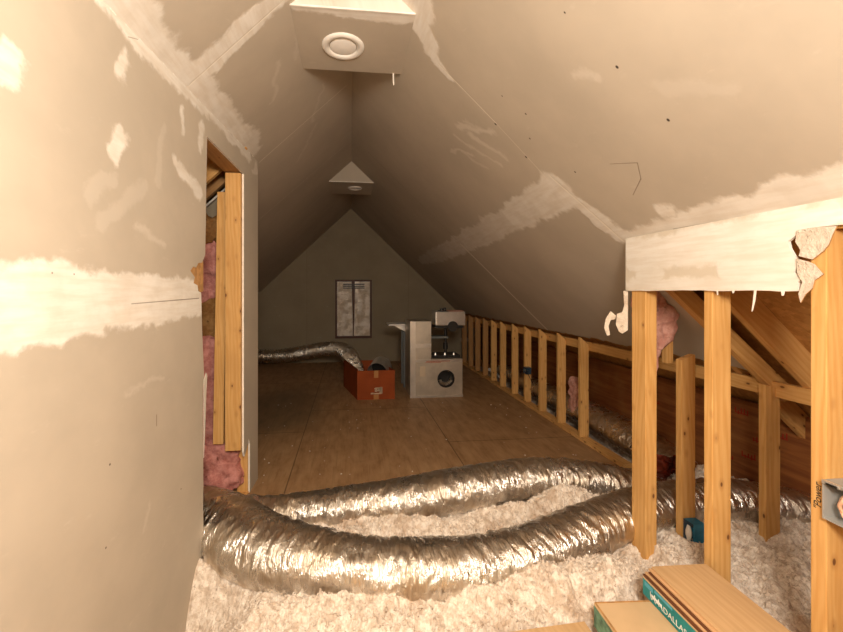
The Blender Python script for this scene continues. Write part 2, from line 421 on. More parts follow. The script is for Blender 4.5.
# left partition drywall (face x = wallx(y)); u = y, v = z
top = lambda y: zL(wallx(y)) - .002
out = [(YN, -.42), (2.15, -.42)]
out += ragged((2.15, -.42), (2.14, 1.05), .08, .002, 11)
out += [(2.155, 1.05), (2.13, 1.30), (2.12, 1.49), (2.085, 1.50), (2.075, 1.53), (2.03, 1.54), (2.045, 1.57), (1.995, 1.60), (2.03, 1.625), (2.06, 1.62), (2.085, 1.645), (2.13, 1.65), (2.165, 1.69)]
out += ragged((2.17, 1.70), (2.195, 2.34), .08, .002, 12)
out += [(2.195, 2.345), (2.82, 2.33), (2.82, .36), (2.84, .32), (2.89, .36), (2.93, .41), (2.96, .36), (2.96, -.02), (3.17, -.02), (3.17, top(3.17)), (YN, top(YN))]
muds_w = [(.2, 1.45, .13, 1.05, 1.465, .10, .97), (1.05, 1.465, .105, 2.12, 1.475, .095, .96), (1.02, 2.01, .035, 1.04, 2.07, .035, .8), (1.46, 2.27, .03, 1.50, 2.36, .022, .8),
          (1.42, 1.98, .035, 1.46, 2.05, .035, .9), (1.92, 2.25, .022, 1.91, 2.36, .022, .85), (1.86, 2.09, .028, 2.10, 2.00, .035, .8), (2.10, 2.24, .02, 2.14, 2.38, .03, .8),
          (.8, 2.52, .03, 1.5, 2.475, .05, .95), (1.5, 2.475, .055, 2.2, 2.485, .045, .9), (2.2, 2.49, .035, 2.95, 2.50, .035, .8), (3.02, 2.42, .02, 3.12, 2.45, .05, .5)]
scuffs_w = [(1.35, 1.72, .03, 1.6, 1.9, .02, .25), (1.55, 1.75, .012, 1.75, 1.7, .014, .4), (1.5, 1.12, .008, 1.75, 1.14, .008, .35), (1.3, 1.8, .03, 1.42, 1.9, .02, .25), (1.7, 1.95, .03, 1.75, 2.2, .02, .25), (1.6, .55, .01, 1.62, .65, .012, .3)]
lines_w = [(1.52, 1.452, .0012, 2.09, 1.462, .0022, 1), (1.5, 2.43, .001, 1.56, 2.46, .001, 1)]
dots_w = [(1.40, .91, .0035), (1.38, .64, .003), (1.9, .57, .003), (1.16, 1.55, .002), (1.24, 1.55, .002)]
lines_w += [(1.69, .94, .002, 1.69, .985, .002, 1)]
bm = prism(out, lambda u, v: (wallx(u), u, v), (-.0125, 0, 0))
lw = struct(link('wall_left', bm, None, mats=[drywall('partition_board', muds_w, lines_w, dots_w, scuffs_w), M['gyp']]))
# torn brown paper at the notch, white torn strip below
bm = prism([(1.99, 1.60), (2.03, 1.545), (2.08, 1.53), (2.12, 1.49), (2.16, 1.5), (2.16, 1.66), (2.1, 1.65), (2.04, 1.63)], lambda u, v: (wallx(u) - .006, u, v), (-.004, 0, 0))
link('torn_paper', bm, None, lw, mats=[M['torn'], M['torn']])
bm = prism([(2.165, 1.02), (2.21, 1.05), (2.235, 1.03), (2.215, .93), (2.20, .80), (2.18, .68), (2.165, .6)], lambda u, v: (wallx(u) - .004 - (u - 2.16) * .15, u, v), (-.002, 0, 0))
link('torn_paper', bm, None, lw, mats=[M['gyp'], M['gyp']])
# corner bead between partition and slope
bm = bmesh.new()
for k in range(60):
    y0, y1 = -2 + k * .085, -2 + (k + 1) * .085
    lohi(bm, (wallx(y0) - .002, y0, top(y0) - .004), (wallx(y0) + .0015, y1 + .001, top(y0) + .001))
struct(link('trim_1', bm, M['muddy']))

# near knee wall: drywall header, ragged torn end, strip above
out = []
out += ragged((YJ, 1.502), (1.175, 1.500), .05, .003, 21)
out += [(1.175, 1.50), (1.18, 1.53), (1.165, 1.545), (1.19, 1.565), (1.175, 1.60), (1.19, 1.62), (1.205, 1.65), (1.21, 1.675), (1.17, 1.705), (1.12, 1.712), (.9, 1.70), (.5, 1.70), (.5, 0), (YN, 0), (YN, 1.795), (YJ, 1.795)]
muds_h = [(2.0, 1.74, .05, 1.1, 1.75, .05, .97), (1.97, 1.54, .04, 1.3, 1.525, .03, .8), (1.97, 1.67, .05, 1.25, 1.69, .06, .9), (.4, 1.7, .05, -1, 1.72, .06, .9), (1.35, 1.6, .12, 1.2, 1.6, .12, .85), (1.9, 1.6, .05, 1.8, 1.6, .03, .7)]
scuff_h = []
bm = prism([(u, min(v, zR(XN) - .0)) for u, v in out], lambda u, v: (XN, u, v), (.0125, 0, 0))
hb = drywall('header_board', muds_h, [], [], [], paper=(.62, .55, .45))
wr = struct(link('wall_right', bm, None, mats=[hb, M['gyp']]))
bm = prism([(1.175, 1.71), (1.18, 1.67), (1.165, 1.64), (1.17, 1.62), (1.13, 1.605), (1.10, 1.63), (1.085, 1.65), (1.075, 1.68), (1.065, 1.705), (1.09, 1.708), (1.12, 1.711)], lambda u, v: (XN - .008 - (1.2 - u) * .02, u, v), (.005, 0, 0))
link('torn_board_flap', bm, None, wr, mats=[M['plaster'], M['torn']])
bm = prism([(1.178, 1.612), (1.145, 1.60), (1.125, 1.59), (1.10, 1.555), (1.125, 1.535), (1.13, 1.51), (1.15, 1.49), (1.165, 1.46), (1.172, 1.49), (1.16, 1.53), (1.175, 1.56)], lambda u, v: (XN - .007 - (1.2 - u) * .02, u, v), (.004, 0, 0))
link('torn_board_flap', bm, None, wr, mats=[M['plaster'], M['torn']])
for (u, v, w, l, sk) in ((1.315, 1.505, .008, .085, -.012), (1.47, 1.502, .006, .02, .002), (1.22, 1.503, .012, .02, 0), (1.40, 1.503, .01, .012, 0)):
    bm = prism([(u, v), (u + w, v), (u + w * .8 - sk * .5, v - l * .5), (u + w * .7 - sk, v - l), (u + w * .2 - sk, v - l * .95), (u - sk * .4, v - l * .5)], lambda a, b: (XN - .001, a, b), (.002, 0, 0))
    link('torn_paper', bm, None, wr, mats=[M['gyp'], M['gyp']])
# ragged torn paper hanging at the wall's far end
for pts in ([(1.535, 1.50), (1.54, 1.42), (1.53, 1.38), (1.505, 1.37), (1.50, 1.31), (1.515, 1.27), (1.53, 1.26), (1.555, 1.28), (1.556, 1.50)],
            [(1.50, 1.36), (1.475, 1.385), (1.452, 1.34), (1.445, 1.29), (1.458, 1.245), (1.472, 1.25), (1.465, 1.30), (1.475, 1.335), (1.495, 1.34)]):
    bm = prism(pts, lambda u, v: (u, YJ + .004 + (1.55 - u) * .4, v), (0, .003, 0))
    link('torn_paper', bm, None, wr, mats=[M['plaster'], M['plaster']])

# roof decks behind the boards
DO = .19
bm = prism([(YN, -.1), (YG, -.1), (YG, 3.75), (YN, 3.75)], lambda u, v: (v, u, zR(v) + DO), (.0, 0, .015))
struct(link('roof_deck_right', bm, None, mats=[M['osb'], M['osb']]))
bm = prism([(YN, -.1), (YG, -.1), (YG, 3.75), (YN, 3.75)], lambda u, v: (-v, u, zL(-v) + DO), (0, 0, .015))
struct(link('roof_deck_left', bm, None, mats=[M['osb'], M['osb']]))
# end wall outside the knee walls
bm = bmesh.new(); lohi(bm, (-3.7, YG + .02, -.2), (3.75, YG + .04, 3.5)); struct(link('wall_gable_sheathing', bm, M['osb']))
bm = bmesh.new(); lohi(bm, (1.56, .78, -.2), (3.7, .80, 1.8)); struct(link('wall_partition_osb', bm, M['osb']))
bm = bmesh.new(); lohi(bm, (-3.7, 1.2, -.2), (-.95, 1.22, 2.4)); struct(link('wall_partition_left_osb', bm, M['osb']))

# red-printed plywood board behind the far knee wall studs
bm = bmesh.new(); lohi(bm, (2.85, .82, .0), (2.865, YG - .02, zR(2.87) + DO - .02))
pb = link('plywood_board', bm, M['ply'])
tag(pb, 'reddish plywood board standing behind the knee wall studs under the eave', 'board')
def text_mesh(s, size, mat, parent, mw, name='printed_lettering', extrude=.0004, shear=0., sx=1.):
    c = bpy.data.curves.new(name, 'FONT'); c.body = s; c.size = size; c.extrude = extrude; c.shear = shear
    t = bpy.data.objects.new(name, c); COL.objects.link(t)
    dg = bpy.context.evaluated_depsgraph_get(); me = bpy.data.meshes.new_from_object(t.evaluated_get(dg))
    bpy.data.objects.remove(t)
    me.materials.clear(); me.materials.append(mat)
    o = bpy.data.objects.new(name, me); COL.objects.link(o)
    o.matrix_world = mw @ Matrix.Diagonal((sx, 1, 1, 1))
    if parent is not None:
        o.parent = parent; o.matrix_parent_inverse = Matrix.LocRotScale(parent.location, parent.rotation_euler, parent.scale).inverted()
    return o
# red stamp marks on the board (illegible strokes)
rr = random.Random(5)
for (cy_, cz_) in ((2.55, .60), (2.78, .36), (2.42, .44), (2.30, .52), (3.35, .45), (2.66, .24), (2.50, .30)):
    bm = bmesh.new()
    for k in range(5):
        y_ = cy_ - .06 + k * .022; z_ = cz_ + rr.uniform(-.008, .008)
        lohi(bm, (2.848, y_, z_), (2.8499, y_ + .008, z_ + rr.uniform(.02, .04)))
    lohi(bm, (2.848, cy_ - .062, cz_), (2.8499, cy_ + .035, cz_ + .008))
    link('red_stamp', bm, M['redink'], pb)

# ------------------------------------------------------------------ near wall framing
def stud(x0, x1, y0, y1, z0, z1, label, mat='wood', group=None, cut=None, cat='wood stud', name='wall_stud', lean=0):
    return lumber(name, ((x0 + x1) / 2, (y0 + y1) / 2, z0), ((x0 + x1) / 2 + lean, (y0 + y1) / 2, z1), x1 - x0, y1 - y0, mat, None, 0, cut, label, cat, group)
stud(XN + .014, XN + .078, 1.885, 1.985, -.3, 1.72, 'pine stud at the far end of the white header board', lean=0)
stud(XN + .014, XN + .103, 1.508, 1.548, -.12, 1.72, 'pine stud standing behind the stacked flooring cartons, middle of the near wall')
pst = stud(XN, XN + .10, 1.098, 1.142, -.12, 1.70, 'pine post at the right edge with handwriting and a grey electrical box', name='corner_post', cat='wood post')
stud(1.86, 1.945, 1.99, 2.03, -.1, 1.125, 'short pine stud with a slanted top carrying the blue outlet box', cut=(0, .35))
stud(2.32, 2.41, 1.93, 1.97, -.3, .96, 'short pine stud standing alone in white insulation under the plate', mat='wood', cut=(0, -.3))
stud(1.955, 2.0, 2.20, 2.24, 1.05, 1.46, 'short cripple stud behind pink insulation below the header', mat='wood')
lumber('wall_plate', (XN + .06, .85, 1.72), (XN + .06, YJ, 1.72), .088, .038, 'wood', label='pine top plate hidden just behind the white header board', cat='wood plate', kind='structure')
# rafters seen through the near opening
def rafter_r(y, x0, x1, label, w=.038, h=.13, off=.10, mat='wood', grp=None):
    return lumber('rafter', (x0, y, zR(x0) + off), (x1, y, zR(x1) + off), w, h, mat, None, 0, None, label, 'rafter', grp)
rafter_r(1.80, 1.2, 3.2, 'wide pine rafter sloping down behind the near studs, closest to the post', h=.135)
rafter_r(2.16, 1.3, 3.2, 'pine rafter along the cut edge of the sloped drywall', h=.12, off=.095)
# second timber sloping below the gap
lumber('rafter_brace', (1.75, 2.0, zR(1.75) - .03 + .02), (2.5, 1.97, zR(2.5) - .01 + .02), .05, .085, 'wood', None, 0, None, 'pine brace sloping just under the dark rafter gap', 'wood brace')

# ------------------------------------------------------------------ far knee wall
ys = [3.65, 4.06, 4.48, 4.88, 5.27, 5.70, 6.08, 6.47, 6.88, 7.28, 7.7]
names = ['nearest', 'second', 'third', 'fourth', 'fifth', 'sixth', 'seventh', 'eighth', 'ninth', 'tenth', 'last']
for k, y in enumerate(ys):
    lb = '%s stud of the far knee wall row along the subfloor' % names[k]
    if k == 3: lb = 'fourth stud of the far knee wall row, with the dark blue box on it'
    stud(XK, XK + .089, y - .019, y + .019, .04, 1.0, lb, 'wood' if k < 7 else 'wood_dark', 'knee wall studs', (0, -.85))  # farthest studs get darker lumber: shade at that end put into the colour
lumber('bottom_plate', (XK + .045, 3.03, .02), (XK + .045, YG - .01, .02), .089, .038, 'wood', label='long wooden sole plate nailed on the subfloor under the knee wall studs', cat='wood plate')
lumber('wall_plate', (XK + .11, 1.3, .945), (XK + .11, YG - .01, .945), .038, .085, 'wood', label='long wooden ledger running under the lower edge of the sloped drywall', cat='wood plate')

# ------------------------------------------------------------------ left opening framing
lumber('door_header', (wallx(2.18) - .07, 2.16, 2.362), (wallx(2.83) - .07, 2.83, 2.352), .11, .038, 'wood_dark', label='stained wooden header across the top of the left opening', cat='wood header')
jl = empty('jamb_stud', (-.80, 2.81, .45), 'light pine jamb stud full of knots hanging in the left opening', 'wood stud')
def child_lumber(name, p0, p1, w, h, mat, par):
    o = lumber(name, Vector(p0) - par.location, Vector(p1) - par.location, w, h, mat); o.parent = par; return o
child_lumber('stud', (-.812, 2.80, .385), (-.812, 2.80, 2.325), .105, .038, 'wood', jl)
lumber('jamb_stud', (-.925, 2.84, .42), (-.895, 2.84, 2.2), .07, .038, 'wood', label='darker pine stud behind the light jamb stud in the left opening', cat='wood stud')
lumber('rafter', (-.78, 2.86, zL(-.78) + .08), (-2.6, 2.86, zL(-2.6) + .08), .04, .13, 'wood', label='pale rafter edge seen high inside the left opening', cat='rafter')
lumber('rafter', (-.78, 3.08, zL(-.78) + .09), (-2.6, 3.08, zL(-2.6) + .09), .04, .13, 'wood_dark', label='dark rafter at the back of the left opening', cat='rafter')
lumber('bottom_plate', (wallx(2.9) - .05, 2.84, -.01), (wallx(3.14) - .05, 3.14, -.01), .08, .038, 'wood', label='stub of sole plate at the foot of the partition end', cat='wood plate')
stud(-.835, -.757, 2.96, 3.0, .0, .42, 'short stub of pine stud at the foot of the partition end', 'wood')

def batt(name, lo, hi, mat, seed, amp=.04, cuts=26, label=None, group=None, f=5., shape=None, parent=None):
    bm = bmesh.new()
    r = bmesh.ops.create_cube(bm, size=1)
    bmesh.ops.subdivide_edges(bm, edges=bm.edges, cuts=cuts, use_grid_fill=True)
    lo, hi = Vector(lo), Vector(hi); c = (lo + hi) / 2; s = hi - lo
    for v in bm.verts:
        p = v.co.copy()
        # round the box
        q = Vector((p.x, p.y, p.z)) * 2
        l4 = (abs(q.x) ** 5 + abs(q.y) ** 5 + abs(q.z) ** 5) ** .2
        q = q / max(l4, 1e-4) * max(abs(q.x), abs(q.y), abs(q.z))
        w = Vector((q.x * s.x / 2, q.y * s.y / 2, q.z * s.z / 2))
        if shape: w = shape(w, s)
        d = w.normalized()
        n = noise.fractal(w * f + Vector((seed, 0, 0)), 1.0, 2.1, 5)
        v.co = w + d * n * amp + noise.noise_vector(w * f * 3 + Vector((0, seed, 0))) * amp * .35
    o = link(name, bm, M[mat], parent, c, smooth=True)
    if label: tag(o, label, 'insulation', group)
    return o
batt('insulation_batt', (-1.30, 2.98, 1.42), (-.88, 3.09, 2.02), 'pink', 3, .05, label='pink fiberglass batt bulging high inside the left opening', f=6)
batt('insulation_batt', (-1.25, 2.96, 1.84), (-.86, 3.07, 2.06), 'kraft', 9, .05, label='dark crumpled tuft above the pink batt in the left opening', f=9)
batt('insulation_batt', (-1.35, 3.0, .95), (-.9, 3.10, 1.55), 'kraft', 5, .06, label='brown paper backing between the two pink batts in the left opening', f=5)
batt('insulation_batt', (-1.35, 2.93, .30), (-.93, 3.06, 1.18), 'pink', 7, .06, label='pink fiberglass batt in the lower half of the left opening', f=6)
batt('insulation_batt', (-1.30, 2.86, .03), (-.80, 3.05, .40), 'pink', 12, .05, label='deep pink fiberglass heap on the floor below the hanging jamb studs', f=7)
batt('insulation_batt', (-1.05, 3.06, 1.0), (-.80, 3.12, 2.1), 'kraft', 15, .03, label='brown backing sheet behind the jamb studs', f=6)
# pink tuft on the right
def taper(w, s):
    t = (w.z / s.z + .5)
    w = w.copy(); w.x *= .55 + .45 * min(1, t * 1.6); w.x += (1 - min(1, t * 1.5)) * -.03; return w
pt = batt('insulation_batt', (1.74, 2.16, 1.16), (2.04, 2.24, 1.55), 'pinkpale', 21, .035, label='pale pink fiberglass tuft hanging behind the end stud under the header', f=9, shape=taper)
batt('hanging_wisp', (-.07, -.03, -.38), (.01, .02, -.10), 'pinkpale', 24, .02, cuts=14, f=14, parent=pt, shape=lambda w, s: Vector((w.x * (.25 + .75 * (w.z / s.z + .5)), w.y, w.z)))
batt('insulation_batt', (2.48, 4.05, .15), (2.62, 4.2, .5), 'pinkpale', 31, .04, cuts=16, label='pink fiberglass scrap beside the nearest knee wall stud', f=8)


# ------------------------------------------------------------------ ducts
def catmull(pts, n):
    P = [Vector(p) for p in pts]; P = [P[0] * 2 - P[1]] + P + [P[-1] * 2 - P[-2]]
    segs = len(P) - 3; out = []
    for i in range(n + 1):
        t = i / n * segs; k = min(int(t), segs - 1); u = t - k
        a, b_, c, d = P[k], P[k + 1], P[k + 2], P[k + 3]
        out.append(.5 * ((2 * b_) + (c - a) * u + (2 * a - 5 * b_ + 4 * c - d) * u * u + (-a + 3 * b_ - 3 * c + d) * u ** 3))
    return out
def duct(name, pts, seed, n=620, m=84, wr=.012, mat='foil', squash=.9, cap=False, label=None, cat='duct', ringf=11., sag=.0, group=None, parent=None):
    """pts: (x,y,z,r)"""
    if mat == 'foil': pts = [(p[0], p[1] - (.09 if p[1] < 2.8 else .12), *p[2:]) for p in pts]
    C = catmull([p[:3] for p in pts], n); Rr = catmull([(p[3], 0, 0) for p in pts], n)
    bm = bmesh.new(); rings = []; s = 0
    for i, c in enumerate(C):
        t = (C[min(i + 1, n)] - C[max(i - 1, 0)]).normalized()
        if i: s += (C[i] - C[i - 1]).length
        side = t.cross(Vector((0, 0, 1)))
        if side.length < .05: side = Vector((1, 0, 0))
        side.normalize(); up = side.cross(t).normalized()
        r = Rr[i].x; ring = []
        for j in range(m):
            a = 2 * pi * j / m; ca, sa = cos(a), sin(a)
            sk = s + .035 * noise.noise(Vector((a * .8 if a < pi else (2 * pi - a) * .8, s * 2, seed)))
            n1 = noise.noise(Vector((sk * ringf * 1.6, ca * .9, sa * .9 + seed)))            # transverse folds
            n1 = 1 - abs(n1) * 2.6
            n2 = noise.noise(Vector((sk * ringf * 5.0, ca * 2.0 + seed, sa * 2.0)))
            n3 = noise.fractal(Vector((sk * 22, ca * 1.5, sa * 1.5 + seed * 2)), 1., 2., 4)
            n4 = noise.noise(Vector((s * 2.2, seed * 1.7, 0)))
            n5 = 1 - abs(noise.noise(Vector((sk * 30, ca * 1.4 + seed, sa * 1.4)))) * 3
            rad = r * (1 + .06 * n4) + wr * (-.45 * max(0, n1) * (.4 + .6 * abs(noise.noise(Vector((s * 5, a, 3)))) * 2) + .22 * n2 + (.35 + 1.3 * abs(noise.noise(Vector((s * 6, a * .8, seed + 4))))) * n3 + .16 * max(0, n5))
            if mat == 'foil_thin': rad = r * (1 + .085 * sin(s * 150 + .6 * n4)) + .008 * n3
            ring.append(bm.verts.new(c + side * ca * rad * 1.04 + up * sa * rad * squash))
        rings.append(ring)
    for i in range(n):
        for j in range(m):
            bm.faces.new((rings[i][j], rings[i][(j + 1) % m], rings[i + 1][(j + 1) % m], rings[i + 1][j]))
    if cap:
        bm.faces.new(rings[0]); bm.faces.new(rings[-1][::-1])
    o = link(name, bm, M[mat], parent, smooth=True)
    if label: tag(o, label, cat, group)
    return o
duct('insulated_duct', [(-1.4, 2.78, .10, .16), (-1.05, 2.62, .12, .165), (-.72, 2.40, .145, .18), (-.45, 2.16, .15, .18), (-.15, 2.02, .165, .15), (.10, 1.95, .16, .145), (.40, 1.92, .155, .14), (.66, 1.94, .15, .135),
     (.95, 2.00, .155, .135), (1.25, 2.10, .16, .135), (1.62, 2.22, .17, .135), (2.05, 2.32, .17, .135), (2.5, 2.30, .16, .135), (3.0, 2.15, .1, .13)], 1.3, n=900,
     label='fat silver foil duct curving across the insulation in front, nearest one')
duct('insulated_duct', [(-1.4, 2.85, .06, .11), (-1.0, 2.74, .07, .11), (-.60, 2.60, .09, .11), (-.25, 2.56, .115, .12), (.10, 2.55, .145, .13), (.50, 2.56, .17, .14), (.90, 2.62, .185, .145), (1.25, 2.68, .185, .145),
     (1.60, 2.66, .17, .14), (1.95, 2.60, .13, .13), (2.25, 2.48, .05, .12), (2.45, 2.4, -.06, .10)], 4.1, n=800,
     label='silver foil duct lying along the near edge of the plywood floor, behind the nearest duct')
duct('insulated_duct', [(2.66, 6.6, .12, .12), (2.64, 5.4, .12, .13), (2.64, 4.4, .13, .15), (2.64, 3.8, .13, .155), (2.64, 3.3, .10, .155), (2.66, 2.95, .03, .15), (2.7, 2.6, -.08, .13)], 7.7, n=900, m=64,
     label='silver foil duct running behind the far knee wall studs')
# bare flex duct in the far corner
fd = duct('flexible_duct', [(-2.2, 7.85, .22, .135), (-1.8, 7.8, .22, .135), (-1.3, 7.7, .24, .135), (-.85, 7.5, .33, .135), (-.45, 7.2, .43, .135), (-.20, 6.95, .46, .13), (-.05, 6.6, .44, .13), (.04, 6.2, .37, .12), (.13, 5.85, .22, .10)], 9.9,
     n=700, m=48, wr=.009, mat='foil_thin', ringf=34, cap=True, label='crinkled foil flex hose looping along the gable wall into the cardboard box', cat='hose')

# ------------------------------------------------------------------ loose white insulation
def ins_h(x, y):
    y += .09; v = Vector((x, y, 0))
    h = .07 + .05 * noise.fractal(v * 3.1, 1, 2, 3)
    h += .032 * noise.fractal(v * 11 + Vector((3, 1, 0)), 1, 2.1, 4) + .020 * abs(noise.noise(v * 42)) + .009 * noise.noise(v * 88)
    h += .055 * math.exp(-((y - 1.80) ** 2) / .012) * (1 if x < 1.5 else .5)
    h += .13 * math.exp(-((x - 1.35) ** 2) / .12 - ((y - 2.44) ** 2) / .012) + .07 * math.exp(-((x - .3) ** 2) / .3 - ((y - 2.28) ** 2) / .02)
    h += .09 * math.exp(-((x - 1.2) ** 2) / .12 - ((y - 1.83) ** 2) / .02)
    def ss(t): t = min(1, max(0, t)); return t * t * (3 - 2 * t)
    h -= .30 * ss((-.30 - x) / .45) * ss((2.16 - y) / .22)
    h -= .16 * ss((1.65 - y) / .06) * (1 if -.2 < x < 1.02 else 0)
    if x > 1.6: h += .03 + .03 * noise.noise(v * 5)
    return max(h, -.34)
bm = bmesh.new(); NX, NY = 640, 300
x0, x1, y0, y1 = -1.3, 2.84, .95, 2.765
grid = []
for j in range(NY + 1):
    y = y0 + (y1 - y0) * j / NY; row = []
    for i in range(NX + 1):
        x = x0 + (x1 - x0) * i / NX
        jx = noise.noise_vector(Vector((x * 40, y * 40, 3))) * .006
        row.append(bm.verts.new((x + jx.x, y + jx.y, ins_h(x, y))))
    grid.append(row)
for j in range(NY):
    for i in range(NX):
        bm.faces.new((grid[j][i], grid[j][i + 1], grid[j + 1][i + 1], grid[j + 1][i]))
# clumps
rr = random.Random(11)
for k in range(16000):
    if k % 3: x = rr.uniform(-.75, 2.8); y = rr.uniform(1.45, 2.55)
    else: x = rr.uniform(-.75, 1.5); y = rr.uniform(1.4, 1.95)
    z = ins_h(x, y) + rr.uniform(-.002, .006); r = rr.uniform(.0015, .006) * (1.8 if rr.random() < .08 else 1)
    vs = []
    for q in range(6):
        d = (Vector((1, 0, 0)), Vector((0, 1, 0)), Vector((-1, 0, 0)), Vector((0, -1, 0)), Vector((0, 0, 1)), Vector((0, 0, -1)))[q]
        d = d + Vector((rr.uniform(-.9, .9), rr.uniform(-.9, .9), rr.uniform(-.7, .7)))
        vs.append(bm.verts.new(Vector((x, y, z)) + d * r))
    for a, b_, c in ((0, 1, 4), (1, 2, 4), (2, 3, 4), (3, 0, 4), (1, 0, 5), (2, 1, 5), (3, 2, 5), (0, 3, 5)):
        bm.faces.new((vs[a], vs[b_], vs[c]))
ins = link('loose_insulation', bm, M['fluff'], recalc=False)
tag(ins, 'blown white fluffy insulation heaped between and in front of the foil ducts', 'insulation', None, 'stuff')
# loose insulation in eave space
bm = bmesh.new(); NX, NY = 60, 300; grid = []
for j in range(NY + 1):
    y = 2.77 + (YG - .05 - 2.77) * j / NY; row = []
    for i in range(NX + 1):
        x = 2.43 + .41 * i / NX; v = Vector((x, y, 0))
        row.append(bm.verts.new((x, y, -.14 + .05 * noise.fractal(v * 6, 1, 2, 4))))
    grid.append(row)
for j in range(NY):
    for i in range(NX):
        bm.faces.new((grid[j][i], grid[j][i + 1], grid[j + 1][i + 1], grid[j + 1][i]))
tag(link('loose_insulation', bm, M['fluff'], recalc=False), 'loose insulation under the duct in the narrow space behind the knee wall', 'insulation', None, 'stuff')
# plaster crumbs scattered on the subfloor
bm = bmesh.new(); rr = random.Random(4)
for k in range(70):
    x = rr.uniform(-1.0, 2.2); y = rr.uniform(2.95, 5.3); r = rr.uniform(.002, .006) * (2 if rr.random() < .06 else 1)
    bx(bm, (x, y, r * .4), (r * 2, r * 1.4, r * .8), Matrix.Rotation(rr.uniform(0, 3), 3, 'Z'))
tag(link('plaster_crumbs', bm, M['gyp']), 'small pale plaster crumbs scattered over the plywood floor', 'debris', None, 'stuff')

# ------------------------------------------------------------------ ceiling light boxes
def light_box(y0, y1, hb, label, cy_, dia, front=True):
    xr = XR + SR * (HR - hb); xl = XR - SL * (HR - hb)
    e = empty('ceiling_light_box', (XR, (y0 + y1) / 2, hb), label, 'ceiling box')
    pts = [(xl, hb), (xr, hb), (XR, HR - .004)]
    bm = bmesh.new(); uvl = bm.loops.layers.uv.new('UVMap')
    a = [bm.verts.new((x - XR, y0 - (y0 + y1) / 2, z - hb)) for x, z in pts]; c = [bm.verts.new((x - XR, y1 - (y0 + y1) / 2, z - hb)) for x, z in pts]
    bm.faces.new(a); bm.faces.new(c[::-1])
    for k in range(3): bm.faces.new((a[k], c[k], c[(k + 1) % 3], a[(k + 1) % 3]))
    for f in bm.faces:
        for l in f.loops: l[uvl].uv = (l.vert.co.x + l.vert.co.z * .3, l.vert.co.y + (y0 + y1) / 2)
    link('box_board', bm, LB, e)
    # corner bead
    bm = bmesh.new(); hw = (xr - xl) / 2
    lohi(bm, (xl - XR, y0 - (y0 + y1) / 2 - .003, -.003), (xr - XR, y0 - (y0 + y1) / 2 + .006, .006))
    link('corner_bead', bm, M['muddy'], e)
    # recessed can: trim ring + baffle + lens
    bm = bmesh.new(); R1, R2 = dia / 2, dia / 2 * .66; seg = 40; prof = [(R1, 0), (R1 - .004, -.008), (R1 * .86, -.012), (R2 * 1.05, -.010), (R2, -.004), (R2 * .93, .02)]
    rings = []
    for (r, z) in prof: rings.append([bm.verts.new((r * cos(2 * pi * q / seg), r * sin(2 * pi * q / seg), z)) for q in range(seg)])
    for q in range(len(prof) - 1):
        for w in range(seg): bm.faces.new((rings[q][w], rings[q][(w + 1) % seg], rings[q + 1][(w + 1) % seg], rings[q + 1][w]))
    t = link('light_trim', bm, M['white'], e, (cy_[0] - XR, cy_[1] - (y0 + y1) / 2, -.001), smooth=True)
    bm = bmesh.new(); bmesh.ops.create_uvsphere(bm, u_segments=32, v_segments=12, radius=R2 * .95)
    for v in bm.verts: v.co.z = v.co.z * .10 - .002
    link('light_lens', bm, M['lens'], t, smooth=True)
    return e
LB = drywall('light_box_board', [(-.3, 1.98, .03, -.05, 2.01, .03, .8), (-.05, 2.01, .05, .3, 2.0, .05, .85), (-.5, 1.92, .04, .5, 1.92, .04, .95), (.0, 5.12, .2, .3, 5.1, .2, .0)], [], [], [])
b1 = light_box(1.985, 2.545, 2.945, 'large drywalled ceiling box with a round recessed light, nearest the camera', (-.04, 2.29), .25)
bm = prism([(.262, .02), (.27, .02), (.272, -.075), (.266, -.08), (.262, -.04)], lambda u, v: (u, .275, v), (0, .002, 0))
link('torn_paper', bm, None, b1, mats=[M['gyp'], M['gyp']])
light_box(5.2, 5.86, 2.965, 'smaller-looking ceiling box with a recessed light, farther along the ridge', (.07, 5.5), .2)

# ------------------------------------------------------------------ gable window
w = struct(empty('window_1', (.076, YG, .52), 'foil covered window in a brown frame in the gable wall', 'window'))
del w['category']
bm = bmesh.new()
lohi(bm, (-.385, -.03, -.02), (-.345, .0, 1.22)); lohi(bm, (.345, -.03, -.02), (.385, 0, 1.22)); lohi(bm, (-.345, -.03, 1.18), (.345, 0, 1.22)); lohi(bm, (-.345, -.03, -.02), (.345, 0, .03))
link('window_frame', bm, M['brownframe'], w)
def wrinkled(x0, x1, z0, z1, seed):
    bm = bmesh.new(); N1, N2 = 20, 60; g = []
    for j in range(N2 + 1):
        row = []
        for i in range(N1 + 1):
            u, v = i / N1, j / N2; x = x0 + (x1 - x0) * u; z = z0 + (z1 - z0) * v
            y = -.012 + .006 * noise.noise(Vector((x * 9, z * 9, seed))) + .004 * noise.noise(Vector((x * 3, z * 26, seed)))
            x += .012 * sin(z * 3 + seed) * (1 if (seed < 2) == (u > .5) else 0)
            row.append(bm.verts.new((x, y, z)))
        g.append(row)
    for j in range(N2):
        for i in range(N1): bm.faces.new((g[j][i], g[j][i + 1], g[j + 1][i + 1], g[j + 1][i]))
    return bm
link('foil_panel', wrinkled(-.345, -.03, .03, 1.18, 1), M['winfoil'], w, smooth=True)
link('foil_panel', wrinkled(.015, .345, .03, 1.18, 5), M['winfoil'], w, smooth=True)
bm = bmesh.new(); lohi(bm, (-.35, -.006, .0), (.35, -.001, 1.2)); link('backing', bm, M['brownframe'], w)
bm = bmesh.new()
for k in range(3): lohi(bm, (-.22, -.03, 1.03 + k * .04), (.23, -.02, 1.055 + k * .04), 0, .003)
link('vent_grille', bm, M['black'], w)
